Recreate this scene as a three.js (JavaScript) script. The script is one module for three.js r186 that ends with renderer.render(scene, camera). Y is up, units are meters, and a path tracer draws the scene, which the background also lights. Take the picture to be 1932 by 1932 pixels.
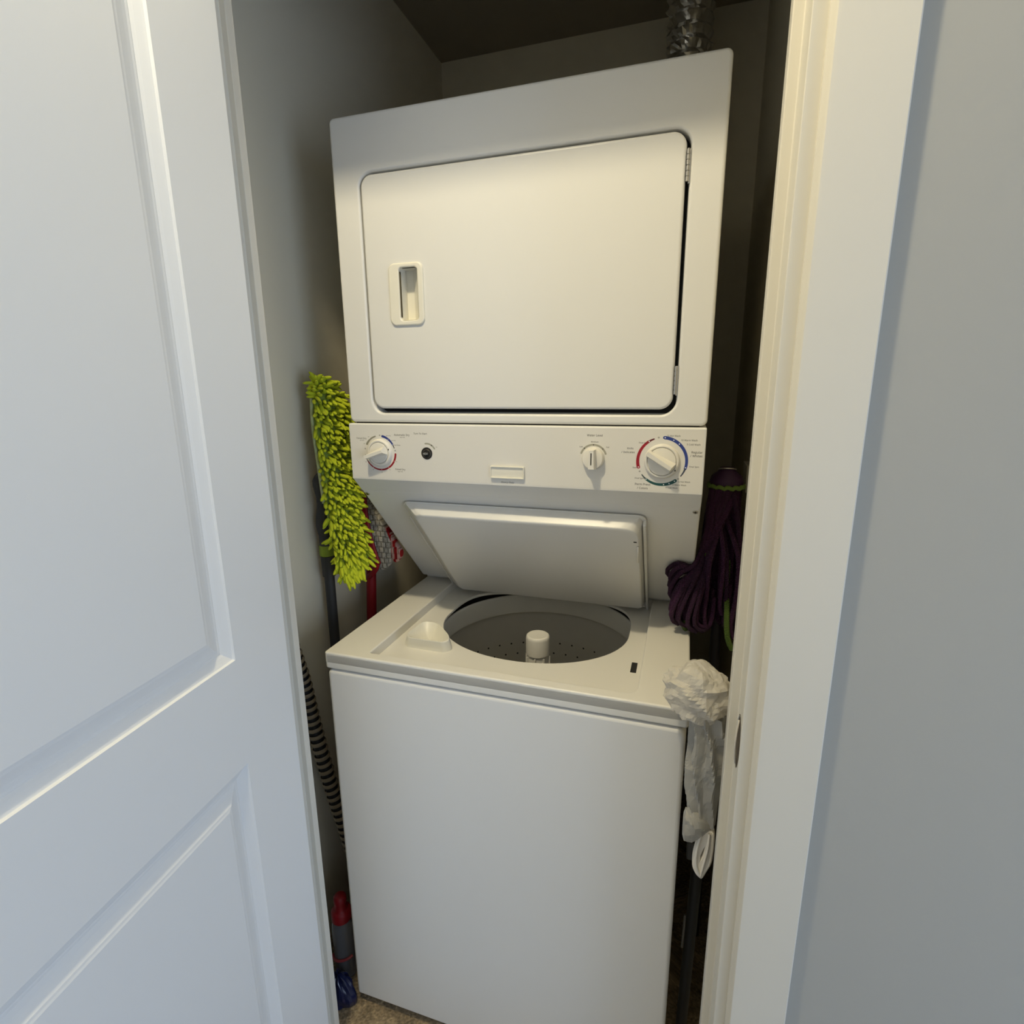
import * as THREE from 'three';
import { RoundedBoxGeometry } from 'three/addons/geometries/RoundedBoxGeometry.js';
import { mergeGeometries } from 'three/addons/utils/BufferGeometryUtils.js';
import { ImprovedNoise } from 'three/addons/math/ImprovedNoise.js';
import { RectAreaLightUniformsLib } from 'three/addons/lights/RectAreaLightUniformsLib.js';

// ---------------------------------------------------------------- camera, light, exposure
const scene = new THREE.Scene();
scene.background = new THREE.Color(0.55, 0.68, 0.9);
const camera = new THREE.PerspectiveCamera(86.543, 1, 0.02, 30);
camera.position.set(0.6522, 1.3936, 0.8211);
camera.rotation.set(-0.2276, 0.3081, -0.0092, 'YXZ');

const renderer = new THREE.WebGLRenderer({ antialias: true });
renderer.toneMapping = THREE.LinearToneMapping;
renderer.toneMappingExposure = 1.04;
renderer.shadowMap.enabled = true;
renderer.shadowMap.type = THREE.PCFSoftShadowMap;
RectAreaLightUniformsLib.init();

const LAMP = [0.22, 2.545, 0.573];
const lampLight = new THREE.PointLight(new THREE.Color(1, 0.855, 0.56), 3.95, 0, 2);
lampLight.name = 'ceiling_lamp_light';
lampLight.position.set(...LAMP);
lampLight.castShadow = true; lampLight.shadow.radius = 2.0; lampLight.shadow.bias = -0.0005;
lampLight.shadow.mapSize.set(2048, 2048);
scene.add(lampLight);

const WIN = { x: 2.6, z0: 0.7, z1: 1.95, y0: 0.3, y1: 1.9 };
const winLight = new THREE.RectAreaLight(new THREE.Color(0.60, 0.75, 1), 3.0, WIN.z1 - WIN.z0, WIN.y1 - WIN.y0);
winLight.name = 'window_daylight';
winLight.position.set(WIN.x - 0.03, (WIN.y0 + WIN.y1) / 2, (WIN.z0 + WIN.z1) / 2);
winLight.lookAt(0, (WIN.y0 + WIN.y1) / 2, (WIN.z0 + WIN.z1) / 2);
scene.add(winLight);

// ---------------------------------------------------------------- helpers
let seed = 12345;
const rnd = () => { seed = (seed + 0x6d2b79f5) | 0; let t = Math.imul(seed ^ (seed >>> 15), 1 | seed); t = (t + Math.imul(t ^ (t >>> 7), 61 | t)) ^ t; return ((t ^ (t >>> 14)) >>> 0) / 4294967296; };
const rr = (a, b) => a + (b - a) * rnd();
const noise = new ImprovedNoise();
const V = (x, y, z) => new THREE.Vector3(x, y, z);
const used = {};
function numbered(n) { if (!(n in used)) { used[n] = 0; return n; } used[n]++; return n + '_' + String(used[n]).padStart(3, '0'); }
function norm(g) {
  if (g.index) g = g.toNonIndexed();
  for (const k of Object.keys(g.attributes)) if (!['position', 'normal', 'uv'].includes(k)) g.deleteAttribute(k);
  if (!g.attributes.normal) g.computeVertexNormals();
  if (!g.attributes.uv) g.setAttribute('uv', new THREE.BufferAttribute(new Float32Array(g.attributes.position.count * 2), 2));
  return g;
}
function join(gs) { gs = [].concat(gs).map(norm); return gs.length === 1 ? gs[0] : mergeGeometries(gs, false); }
function mesh(name, gs, mat, parent = scene) {
  const m = new THREE.Mesh(join(gs), mat);
  m.name = parent === scene ? numbered(name) : name;
  m.castShadow = m.receiveShadow = true;
  parent.add(m);
  return m;
}
function thing(name, label, category, pos = [0, 0, 0], group) {
  const o = new THREE.Group(); o.name = numbered(name); o.position.set(...pos);
  o.userData = { label, category }; if (group) o.userData.group = group;
  scene.add(o); return o;
}
function structGroup(name) { const o = new THREE.Group(); o.name = numbered(name); o.userData = { kind: 'structure' }; scene.add(o); return o; }
function struct(name, gs, mat) { const m = mesh(name, gs, mat); m.userData.kind = 'structure'; return m; }
function sub(name, gs, mat, parent, origin) { return mesh(name, gs, mat, parent); }
const box = (x0, x1, y0, y1, z0, z1) => new THREE.BoxGeometry(x1 - x0, y1 - y0, z1 - z0).translate((x0 + x1) / 2, (y0 + y1) / 2, (z0 + z1) / 2);
const rbox = (x0, x1, y0, y1, z0, z1, r = 0.004, s = 3) => new RoundedBoxGeometry(x1 - x0, y1 - y0, z1 - z0, s, r).translate((x0 + x1) / 2, (y0 + y1) / 2, (z0 + z1) / 2);
function rrect(x0, x1, y0, y1, r, path = new THREE.Shape()) {
  const q = Array.isArray(r) ? r : [r, r, r, r]; // bl br tr tl
  path.moveTo(x0 + q[0], y0); path.lineTo(x1 - q[1], y0); if (q[1]) path.absarc(x1 - q[1], y0 + q[1], q[1], -Math.PI / 2, 0);
  path.lineTo(x1, y1 - q[2]); if (q[2]) path.absarc(x1 - q[2], y1 - q[2], q[2], 0, Math.PI / 2);
  path.lineTo(x0 + q[3], y1); if (q[3]) path.absarc(x0 + q[3], y1 - q[3], q[3], Math.PI / 2, Math.PI);
  path.lineTo(x0, y0 + q[0]); if (q[0]) path.absarc(x0 + q[0], y0 + q[0], q[0], Math.PI, 1.5 * Math.PI);
  return path;
}
// extrusion whose front face (bevelled) ends at z = front, total depth d
function ext(shape, front, d, b = 0.003, seg = 3, cs = 10) {
  const g = new THREE.ExtrudeGeometry(shape, { depth: d - 2 * b, bevelEnabled: b > 0, bevelSize: b, bevelThickness: b, bevelOffset: -b, bevelSegments: seg, curveSegments: cs });
  return g.translate(0, 0, front - d + b);
}
const tube = (pts, r, n = 24, k = 8, closed = false) => new THREE.TubeGeometry(new THREE.CatmullRomCurve3(pts, closed, 'centripetal'), n, r, k, closed);
function rod(a, b, r, r2 = r, k = 16) {
  const d = b.clone().sub(a), g = new THREE.CylinderGeometry(r2, r, d.length(), k, 1);
  g.applyQuaternion(new THREE.Quaternion().setFromUnitVectors(V(0, 1, 0), d.clone().normalize()));
  return g.translate((a.x + b.x) / 2, (a.y + b.y) / 2, (a.z + b.z) / 2);
}
function lathe(prof, k = 48) { return new THREE.LatheGeometry(prof.map(([r, y]) => new THREE.Vector2(r, y)), k); }
// prism extruded along x from a (z, y) outline
function prismX(poly, x0, x1, b = 0) {
  const s = new THREE.Shape(); poly.forEach(([z, y], i) => i ? s.lineTo(-z, y) : s.moveTo(-z, y)); s.closePath();
  const g = new THREE.ExtrudeGeometry(s, { depth: x1 - x0 - 2 * b, bevelEnabled: b > 0, bevelSize: b, bevelThickness: b, bevelOffset: -b, bevelSegments: 2 });
  return g.rotateY(Math.PI / 2).translate(x0 + b, 0, 0);       // shape x (= -z) -> world z, extrude -> x
}
// normals averaged by area within a crease angle, so that large flats stay flat beside their bevels
function creased(g, ang = .6) {
  if (g.index) g = g.toNonIndexed();
  const p = g.attributes.position, n = p.count, fn = [], map = new Map(), cs = Math.cos(ang), N = new Float32Array(n * 3), a = V(0, 0, 0), b = V(0, 0, 0), c = V(0, 0, 0);
  const key = (i) => Math.round(p.getX(i) * 2e5) + ',' + Math.round(p.getY(i) * 2e5) + ',' + Math.round(p.getZ(i) * 2e5);
  for (let f = 0; f < n / 3; f++) { a.fromBufferAttribute(p, f * 3); b.fromBufferAttribute(p, f * 3 + 1).sub(a); c.fromBufferAttribute(p, f * 3 + 2).sub(a); const w = V(0, 0, 0).crossVectors(b, c), A = w.length(); fn.push({ w, u: w.clone().multiplyScalar(A > 1e-14 ? 1 / A : 0) }); }
  for (let i = 0; i < n; i++) { const k = key(i); (map.get(k) || map.set(k, []).get(k)).push(Math.floor(i / 3)); }
  for (let i = 0; i < n; i++) { const me = fn[Math.floor(i / 3)], s = V(0, 0, 0); for (const f of map.get(key(i))) if (fn[f].u.dot(me.u) >= cs) s.add(fn[f].w); if (s.lengthSq() < 1e-24) s.copy(me.u); s.normalize(); N[i * 3] = s.x; N[i * 3 + 1] = s.y; N[i * 3 + 2] = s.z; }
  g.setAttribute('normal', new THREE.BufferAttribute(N, 3)); return g;
}
// polygon soup from quads
function quads(list) {
  const p = []; for (const [a, b, c, d] of list) { p.push(...a, ...b, ...c); if (d) p.push(...a, ...c, ...d); }
  const g = new THREE.BufferGeometry(); g.setAttribute('position', new THREE.BufferAttribute(new Float32Array(p), 3)); g.computeVertexNormals(); return g;
}
// smooth lofted strip through equal-length rings (closed around)
function loft(rings, closed = true, capA = false, capB = false) {
  const n = rings[0].length, pos = [], idx = [], uv = [];
  rings.forEach((r, i) => r.forEach((p, j) => { pos.push(p.x, p.y, p.z); uv.push(j / n, i / (rings.length - 1)); }));
  const m = closed ? n : n - 1;
  for (let i = 0; i < rings.length - 1; i++) for (let j = 0; j < m; j++) {
    const a = i * n + j, b = i * n + (j + 1) % n, c = a + n, d = b + n; idx.push(a, b, d, a, d, c);
  }
  const cap = (i) => { const c = V(0, 0, 0); rings[i].forEach((p) => c.add(p)); c.multiplyScalar(1 / n); const k = pos.length / 3; pos.push(c.x, c.y, c.z); uv.push(.5, .5); for (let j = 0; j < n; j++) idx.push(k, i * n + j, i * n + (j + 1) % n); };
  if (capA) cap(0); if (capB) cap(rings.length - 1);
  const g = new THREE.BufferGeometry(); g.setAttribute('position', new THREE.BufferAttribute(new Float32Array(pos), 3));
  g.setAttribute('uv', new THREE.BufferAttribute(new Float32Array(uv), 2)); g.setIndex(idx); g.computeVertexNormals(); return g;
}

// ---------------------------------------------------------------- materials
function dataTex(n, f, rep = [1, 1], srgb = false) {
  const d = new Uint8Array(n * n * 4);
  for (let y = 0; y < n; y++) for (let x = 0; x < n; x++) { const c = f(x / n, y / n), o = (y * n + x) * 4; const a = Array.isArray(c) ? c : [c, c, c]; d[o] = a[0] * 255; d[o + 1] = a[1] * 255; d[o + 2] = a[2] * 255; d[o + 3] = 255; }
  const t = new THREE.DataTexture(d, n, n); t.wrapS = t.wrapT = THREE.RepeatWrapping; t.magFilter = THREE.LinearFilter; t.repeat.set(...rep);
  if (srgb) t.colorSpace = THREE.SRGBColorSpace; t.needsUpdate = true; return t;
}
const fbm = (x, y, z, o = 4) => { let s = 0, a = .5, f = 1; for (let i = 0; i < o; i++) { s += a * noise.noise(x * f, y * f, z); a *= .5; f *= 2; } return s; };
const per = (u, v, f, z) => { const U = u * Math.PI * 2, W = v * Math.PI * 2, R = f / 6.283; return fbm(Math.cos(U) * R + 9 + Math.cos(W) * R * 1.3, Math.sin(U) * R + 3, Math.sin(W) * R * 1.3 + z, 4); };
const std = (o) => new THREE.MeshStandardMaterial(o);
const lin = (r, g, b) => new THREE.Color().setRGB(r, g, b);
const orange = dataTex(256, (u, v) => .5 + .45 * per(u, v, 26, 1), [1, 1]);
const M = {
  enamel: std({ color: lin(.76, .76, .74), roughness: .34 }),
  enamelTop: std({ color: lin(.77, .755, .70), roughness: .36 }),
  bezel: std({ color: lin(.80, .78, .69), roughness: .4 }),
  knob: std({ color: lin(.80, .78, .72), roughness: .42 }),
  tubPlastic: std({ color: lin(.62, .61, .56), roughness: .5 }),
  tubEnamel: std({ color: lin(.52, .505, .46), roughness: .42 }),
  blackish: std({ color: lin(.012, .012, .012), roughness: .7 }),
  steel: std({ color: lin(.55, .54, .52), roughness: .32, metalness: 1 }),
  foil: std({ color: lin(.6, .59, .56), roughness: .28, metalness: 1 }),
  trim: std({ color: lin(.70, .675, .60), roughness: .36 }),
  door: std({ color: lin(.80, .82, .835), roughness: .42 }),
  wallCloset: std({ color: lin(.76, .70, .55), roughness: .9, bumpMap: orange, bumpScale: .0004 }),
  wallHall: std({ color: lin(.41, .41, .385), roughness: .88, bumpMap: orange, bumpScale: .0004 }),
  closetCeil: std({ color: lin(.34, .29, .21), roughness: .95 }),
  wallWhite: std({ color: lin(.78, .775, .75), roughness: .85 }),
  ceil: std({ color: lin(.6, .57, .5), roughness: .95 }),
};

// ---------------------------------------------------------------- setting: closet and hall
const W = 0.686, ZW = 0.15, ZB = 0.085, XL = -0.153, XR = 0.797, ZK = -1.016, YC = 2.39, HX0 = -1.2, HX1 = WIN.x, HZ1 = 2.0, HY = 2.58, DH = 2.080;
const JL = 0.0143, JR = 0.743;                     // jamb faces
const uvMetres = (g, s = 0.5) => { g = norm(g); const p = g.attributes.position, n = g.attributes.normal, u = g.attributes.uv; for (let i = 0; i < p.count; i++) { const ax = Math.abs(n.getX(i)), ay = Math.abs(n.getY(i)); if (ax > .6) u.setXY(i, p.getZ(i) / s, p.getY(i) / s); else if (ay > .6) u.setXY(i, p.getX(i) / s, p.getZ(i) / s); else u.setXY(i, p.getX(i) / s, p.getY(i) / s); } return g; };

const floorTex = dataTex(512, (u, v) => { const a = per(u, v, 9, 4), b = per(u, v, 60, 8); const k = .80 + .38 * a + .42 * b; return [.70 * k, .62 * k, .49 * k].map((c) => Math.min(1, Math.max(0, c))); }, [1, 1], true);
const floorBump = dataTex(512, (u, v) => .5 + .5 * per(u, v, 70, 8));
M.floor = std({ map: floorTex, bumpMap: floorBump, bumpScale: .003, roughness: .95 });
struct('floor', uvMetres(box(HX0 - .1, HX1 + .1, -.1, 0, ZK - .1, ZW - .02), .4), M.floor);
struct('floor_hall', uvMetres(box(HX0 - .1, HX1 + .1, -.1, 0, ZW - .02, HZ1 + .1), .4), std({ color: lin(.26, .27, .30), roughness: .6 }));
struct('wall_left', uvMetres(box(XL - .08, XL, 0, YC, ZK, ZB)), M.wallCloset);
struct('wall_right', uvMetres(box(XR, XR + .08, 0, YC, ZK, ZB)), M.wallCloset);
struct('wall_back', uvMetres(box(XL - .08, XR + .08, 0, YC, ZK - .08, ZK)), M.wallCloset);
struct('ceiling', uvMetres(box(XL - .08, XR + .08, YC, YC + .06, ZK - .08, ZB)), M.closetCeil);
// the hall wall around the closet opening: left of it, right of it and above it
struct('wall_front', [
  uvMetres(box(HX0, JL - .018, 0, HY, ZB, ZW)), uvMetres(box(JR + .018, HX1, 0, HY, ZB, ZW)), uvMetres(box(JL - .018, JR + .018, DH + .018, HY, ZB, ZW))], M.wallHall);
struct('wall_hall_back', uvMetres(box(HX0, HX1, 0, HY, HZ1, HZ1 + .1)), M.wallWhite);
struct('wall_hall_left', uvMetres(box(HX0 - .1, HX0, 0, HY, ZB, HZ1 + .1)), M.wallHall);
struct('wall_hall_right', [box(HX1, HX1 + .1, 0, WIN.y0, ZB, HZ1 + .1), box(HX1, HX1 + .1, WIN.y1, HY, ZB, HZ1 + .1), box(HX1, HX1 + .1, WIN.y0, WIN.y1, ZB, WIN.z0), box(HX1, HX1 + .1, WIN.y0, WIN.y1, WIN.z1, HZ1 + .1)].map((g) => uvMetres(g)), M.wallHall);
struct('ceiling_hall', uvMetres(box(HX0 - .1, HX1 + .1, HY, HY + .1, ZB, HZ1 + .1)), M.ceil);
{ // window at the end of the hall
  const w = structGroup('window_1');
  const { x, y0, y1, z0, z1 } = WIN, zm = (z0 + z1) / 2;
  mesh('window_frame', [box(x - .01, x + .05, y0, y0 + .05, z0, z1), box(x - .01, x + .05, y1 - .05, y1, z0, z1), box(x - .01, x + .05, y0, y1, z0, z0 + .05), box(x - .01, x + .05, y0, y1, z1 - .05, z1), box(x - .005, x + .045, y0, y1, zm - .02, zm + .02)], M.trim, w);
  mesh('window_pane', box(x + .02, x + .025, y0 + .05, y1 - .05, z0 + .05, z1 - .05), std({ color: lin(.5, .55, .6), emissive: lin(.58, .745, 1), emissiveIntensity: .9, roughness: .2 }), w);
}
// jambs with stops
const jambL = [[JL, ZW], [JL, ZB + .022], [JL + .010, ZB + .022], [JL + .010, ZB + .008], [JL, ZB + .006], [JL, ZB], [JL - .018, ZB], [JL - .018, ZW]];
const jambR = [[JR, ZW], [JR, ZB + .022], [JR - .012, ZB + .022], [JR - .012, ZB], [JR + .018, ZB], [JR + .018, ZW]];
function vertPrism(poly, y0, y1, b = 0) { // (x, z) outline extruded upward
  const s = new THREE.Shape(); poly.forEach(([x, z], i) => i ? s.lineTo(x, -z) : s.moveTo(x, -z)); s.closePath();
  const g = new THREE.ExtrudeGeometry(s, { depth: y1 - y0, bevelEnabled: false });
  return g.rotateX(-Math.PI / 2).translate(0, y0, 0);
}
const roundPoly = (pts, r, n = 3) => { // soften the corners of an outline
  const out = []; const L = pts.length;
  for (let i = 0; i < L; i++) { const p = pts[i], a = pts[(i + L - 1) % L], b = pts[(i + 1) % L]; const da = Math.hypot(a[0] - p[0], a[1] - p[1]), db = Math.hypot(b[0] - p[0], b[1] - p[1]); const q = Math.min(r, da * .45, db * .45); const A = [p[0] + (a[0] - p[0]) / da * q, p[1] + (a[1] - p[1]) / da * q], B = [p[0] + (b[0] - p[0]) / db * q, p[1] + (b[1] - p[1]) / db * q]; for (let k = 0; k <= n; k++) { const t = k / n; out.push([(1 - t) * (1 - t) * A[0] + 2 * t * (1 - t) * p[0] + t * t * B[0], (1 - t) * (1 - t) * A[1] + 2 * t * (1 - t) * p[1] + t * t * B[1]]); } }
  return out;
};

const trimL = struct('trim_1', creased(vertPrism(roundPoly(jambL, .0012), 0, DH)), M.trim);
const trimR = structGroup('trim_2');
mesh('door_jamb', creased(vertPrism(roundPoly(jambR, .0016), 0, DH)), M.trim, trimR);
// casing: bead at the inner edge, groove, flat face, square outer edge
const casR = [[JR + .0148, ZW], [JR + .0148, ZW + .0062], [JR + .0160, ZW + .0072], [JR + .0185, ZW + .0118], [JR + .0205, ZW + .0133], [JR + .024, ZW + .0137], [JR + .060, ZW + .0139], [JR + .0878, ZW + .0140], [JR + .0892, ZW + .0128], [JR + .0895, ZW]];
mesh('door_casing', creased(vertPrism(casR, 0, DH + .09), .5), M.trim, trimR);
{ // strike plate let into the jamb: worn recess with curved lip
  const y = .9325, h = .038;
  const prof = []; for (let i = 0; i <= 16; i++) { const t = i / 16 * 2 - 1, w = .0165 * Math.pow(Math.max(0, 1 - t * t), .7); prof.push([w, y + t * h]); }
  const hole = loft([prof.map(([w, yy]) => V(JR - .0006, yy, ZB + .046 - w)), prof.map(([w, yy]) => V(JR - .0006, yy, ZB + .046 + w))], false);
  mesh('strike_recess', hole, std({ color: lin(.10, .075, .05), roughness: .8, side: THREE.DoubleSide }), trimR);
  const lip = []; for (let i = 0; i <= 14; i++) { const t = i / 14 * 2 - 1; lip.push(V(JR - .0015 - .0030 * (1 - t * t), y + .002 + t * (h - .006), ZB + .0475 + .006 * (1 - t * t))); }
  mesh('strike_plate', tube(lip, .0014, 28, 8), std({ color: lin(.62, .59, .52), roughness: .4 }), trimR);
  const lip2 = []; for (let i = 0; i <= 14; i++) { const t = i / 14 * 2 - 1; lip2.push(V(JR - .001 - .001 * (1 - t * t), y + .006 + t * (h - .004), ZB + .044 - .010 * (1 - t * t))); }
  mesh('strike_edge', tube(lip2, .001, 28, 6), M.trim, trimR);
}
const casL = casR.map(([x, z]) => [JL + JR - x, z]).reverse();
struct('trim_3', creased(vertPrism(casL, 0, DH + .09), .5), M.trim);
struct('trim_4', [box(JL - .018, JR + .018, DH, DH + .018, ZB, ZW), box(JL, JR, DH - .012, DH, ZB + .004, ZB + .022), box(JL - .09, JR + .09, DH + .014, DH + .0895, ZW, ZW + .014)], M.trim);

// ---------------------------------------------------------------- the open door
{
  const d1 = structGroup('door_1');
  d1.position.set(0.0543, 0.008, ZW + .008);
  d1.rotation.y = -Math.PI / 2 + THREE.MathUtils.degToRad(5.6);     // local x runs from the hinge towards the hall, local z is the face seen
  d1.rotation.y = Math.PI + Math.PI / 2 - THREE.MathUtils.degToRad(-5.6);
  d1.rotation.y = -(Math.PI / 2 - THREE.MathUtils.degToRad(5.6));
  // after this rotation local +x points to +z (hall), local +z points to -x; so the seen face is at local z = 0 looking to -z
  const DW = .70, HT = 2.02;
  const slab = rrect(0, DW, 0, HT, .0015);
  const panels = [[.114, DW - .114, 1.012, 1.90], [.117, DW - .117, .22, .847]];
  for (const [a, b, c, e] of panels) { const h = new THREE.Path(); h.moveTo(a, c); h.lineTo(a, e); h.lineTo(b, e); h.lineTo(b, c); h.closePath(); slab.holes.push(h); }
  mesh('door_slab', ext(slab, .035, .035, 0), M.door, d1);
  const prof = [[0, 0], [.0018, .0030], [.0045, .0042], [.012, .0072], [.016, .0092], [.0175, .0088], [.0205, .0090], [.027, .0072], [.040, .0016], [.043, .0012], [.046, .0004]];
  for (const [a, b, c, e] of panels) {
    const q = []; const at = (s, z) => [[a + s, c + s, z], [b - s, c + s, z], [b - s, e - s, z], [a + s, e - s, z]];
    for (let i = 0; i < prof.length - 1; i++) { const P = at(...prof[i]), Q = at(...prof[i + 1]); for (let k = 0; k < 4; k++) q.push([P[k], Q[k], Q[(k + 1) % 4], P[(k + 1) % 4]]); }
    mesh('panel_moulding', quads(q), std({ color: lin(.80, .82, .835), roughness: .30, side: THREE.DoubleSide }), d1);
    const s = prof[prof.length - 1][0];
    mesh('door_panel', box(a + s, b - s, c + s, e - s, .0004, .0346), M.door, d1);
  }
}

// ---------------------------------------------------------------- the stacked washer and dryer
const ZD = -.1486, ZC = -.1411, YT = .888, YD = .867;
{
  const u = thing('stacked_washer_dryer', 'tall white stacked washer and dryer with its washer lid propped open', 'washer dryer');
  // --- dryer cabinet with the recess for its door
  const front = rrect(0, W, 1.3255, 1.869, .010);
  front.holes.push(rrect(.0545, .6345, 1.3435, 1.7735, .026, new THREE.Path()));
  mesh('dryer_cabinet', [creased(ext(front, ZD, .032, .005, 4, 12), .5), rbox(.0015, W - .0015, 1.3265, 1.868, -.70, ZD - .030, .004)], M.enamel, u);
  const dd = rrect(.0585, .6285, 1.3525, 1.7695, .022);
  dd.holes.push(rrect(.113, .174, 1.512, 1.610, .010, new THREE.Path()));
  const door = mesh('dryer_door', creased(ext(dd, ZD + .0015, .024, .0045, 5, 12), .5), M.enamel, u);
  mesh('door_gasket', box(.056, .633, 1.345, 1.772, ZD - .0305, ZD - .0295), M.blackish, u);
  // finger pull: bezel and a cup that is deep at its left and slopes out to the right
  const bz = rrect(.1075, .1785, 1.506, 1.616, .013); bz.holes.push(rrect(.1295, .1665, 1.5155, 1.6075, .006, new THREE.Path()));
  const cupQ = []; { const x0 = .1295, x1 = .1665, y0 = 1.5155, y1 = 1.6075, zf = ZD + .004, zb = ZD - .026, xm = .1445;
    cupQ.push([[x0, y0, zb], [xm, y0, zb], [xm, y1, zb], [x0, y1, zb]], [[xm, y0, zb], [x1, y0, zf - .006], [x1, y1, zf - .006], [xm, y1, zb]], [[x1, y0, zf - .006], [x1, y0, zf], [x1, y1, zf], [x1, y1, zf - .006]],
      [[x0, y0, zf], [x0, y0, zb], [x0, y1, zb], [x0, y1, zf]], [[x0, y1, zb], [xm, y1, zb], [x1, y1, zf - .006], [x1, y1, zf]], [[x0, y1, zb], [x1, y1, zf], [x0, y1, zf]], [[x0, y0, zb], [x0, y0, zf], [x1, y0, zf], [x1, y0, zf - .006]], [[x0, y0, zb], [x1, y0, zf - .006], [xm, y0, zb]]); }
  const hd = mesh('door_pull', creased(ext(bz, ZD + .0052, .012, .0028, 4, 10), .5), M.bezel, door); hd.userData.label = 'cream recessed finger pull';
  mesh('pull_cup', quads(cupQ), std({ color: lin(.80, .78, .69), roughness: .45, side: THREE.DoubleSide }), door);
  for (const y of [1.7195, 1.3995]) { // knuckled hinges on the right edge
    const g = []; for (let k = 0; k < 6; k++) g.push(new THREE.CylinderGeometry(.0026, .0026, .0064, 12).translate(.6313, y - .0215 + .0076 * k + .003, ZD + .0012));
    g.push(rod(V(.6313, y - .022, ZD + .0008), V(.6313, y + .024, ZD + .0008), .0016));
    g.push(box(.6325, .6352, y - .024, y + .024, ZD - .006, ZD - .001));
    mesh('hinge', g, M.steel, u);
  }
  // --- control panel with sloped underside
  const cp = [[ZC, 1.2105], [ZC, 1.3205], [ZC - .0028, 1.3232], [-.30, 1.3232], [-.30, 1.180], [-.1715, 1.180], [-.1695, 1.1815], [ZC - .002, 1.2088]];
  mesh('control_panel', creased(prismX(cp, 0, W, .0022), .5), M.enamel, u);
  mesh('panel_seam', box(.012, W - .012, 1.3226, 1.3260, -.20, ZD - .004), M.blackish, u);
  // printed legends
  const CW = 2048, CH = 336, cv = document.createElement('canvas'); cv.width = CW; cv.height = CH; const c = cv.getContext('2d');
  const px0 = .004, px1 = W - .004, py0 = 1.2125, py1 = 1.3195, SX = CW / (px1 - px0), SY = CH / (py1 - py0);
  const ms = (v) => { v = Math.min(1, v); return Math.round(255 * (v <= .0031308 ? 12.92 * v : 1.055 * Math.pow(v, 1 / 2.4) - .055)); };
  c.fillStyle = `rgb(${ms(.77)},${ms(.755)},${ms(.71)})`; c.fillRect(0, 0, CW, CH);
  const X = (x) => (x - px0) * SX, Y = (y) => CH - (y - py0) * SY;
  const txt = (s, x, y, mm, col = '#2c2c2a', align = 'center', font = 'sans-serif', w = '') => { c.fillStyle = col; c.textAlign = align; c.textBaseline = 'middle'; c.font = `${w} ${Math.round(mm / 1000 * SY * 1.5)}px ${font}`; c.fillText(s, X(x), Y(y)); };
  const arc = (x, y, r, a0, a1, w0, w1, col) => { // degrees, clockwise from 12 o'clock; tapered
    const n = 60, o = [], q = []; for (let i = 0; i <= n; i++) { const t = i / n, a = (a0 + (a1 - a0) * t) * Math.PI / 180, w = (w0 + (w1 - w0) * t) / 2; o.push([x + Math.sin(a) * (r + w), y + Math.cos(a) * (r + w)]); q.push([x + Math.sin(a) * (r - w), y + Math.cos(a) * (r - w)]); }
    c.fillStyle = col; c.beginPath(); o.concat(q.reverse()).forEach(([a, b], i) => i ? c.lineTo(X(a), Y(b)) : c.moveTo(X(a), Y(b))); c.closePath(); c.fill();
    c.beginPath(); const a = a0 * Math.PI / 180; c.arc(X(x + Math.sin(a) * r), Y(y + Math.cos(a) * r), w0 / 2 * SX, 0, 7); c.fill();
  };
  const dot = (x, y, r, deg, rad, col) => { const a = deg * Math.PI / 180; c.fillStyle = col; c.beginPath(); c.arc(X(x + Math.sin(a) * r), Y(y + Math.cos(a) * r), rad * SX, 0, 7); c.fill(); };
  const ring = (x, y, r, deg) => { const a = deg * Math.PI / 180; c.strokeStyle = '#6b6a62'; c.lineWidth = 2; c.beginPath(); c.arc(X(x + Math.sin(a) * r), Y(y + Math.cos(a) * r), .0011 * SX, 0, 7); c.stroke(); };
  const D1 = [.0690, 1.2655], D2 = [.6165, 1.2655], WL = [.4985, 1.2680], PS = [.1725, 1.2668];
  // dryer timer
  arc(...D1, .0335, 12, 62, .0046, .0034, '#2f3f86'); arc(...D1, .0335, 64, 74, .0022, .0018, '#55554e');
  arc(...D1, .0345, 94, 238, .0040, .0022, '#94121f'); arc(...D1, .0345, 238, 262, .0018, .0014, '#3d2a28');
  arc(...D1, .0335, 300, 320, .0044, .0036, '#8f8d7c'); arc(...D1, .0335, 323, 346, .0034, .0026, '#8f8d7c');
  for (const a of [36, 60]) dot(...D1, .0335, a, .0008, '#dfe2f0'); for (const a of [118, 150, 178, 210]) dot(...D1, .0345, a, .0008, '#f0d8d0');
  for (const a of [82, 282, 2]) ring(...D1, .0345, a);
  txt('Timed Dry', .028, 1.2935, 3.2, '#504e46'); txt('No Heat', .029, 1.2893, 1.7, '#504e46');
  txt('Automatic Dry', .1195, 1.3015, 3.3, '#2e2d29'); txt('High Heat', .1205, 1.2972, 1.8, '#44433d');
  txt('Turn To Start', .1600, 1.3050, 3.2, '#2e2d29');
  txt('More Dry', .0840, 1.2995, 1.8, '#44433d', 'left'); txt('Less Dry', .0955, 1.2905, 1.8, '#44433d', 'left'); txt('Cool Down', .1010, 1.2813, 1.9, '#44433d', 'left');
  txt('Timed Dry', .1120, 1.2330, 3.2, '#2e2d29'); txt('High Heat', .1120, 1.2287, 1.8, '#44433d');
  for (const [s, a] of [['70', 116], ['60', 150], ['50', 178], ['40', 208], ['20', 240], ['30', 296], ['20', 322]]) { const t = a * Math.PI / 180; txt(s, D1[0] + Math.sin(t) * .0395, D1[1] + Math.cos(t) * .0395, 1.8, '#504e46'); }
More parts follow.
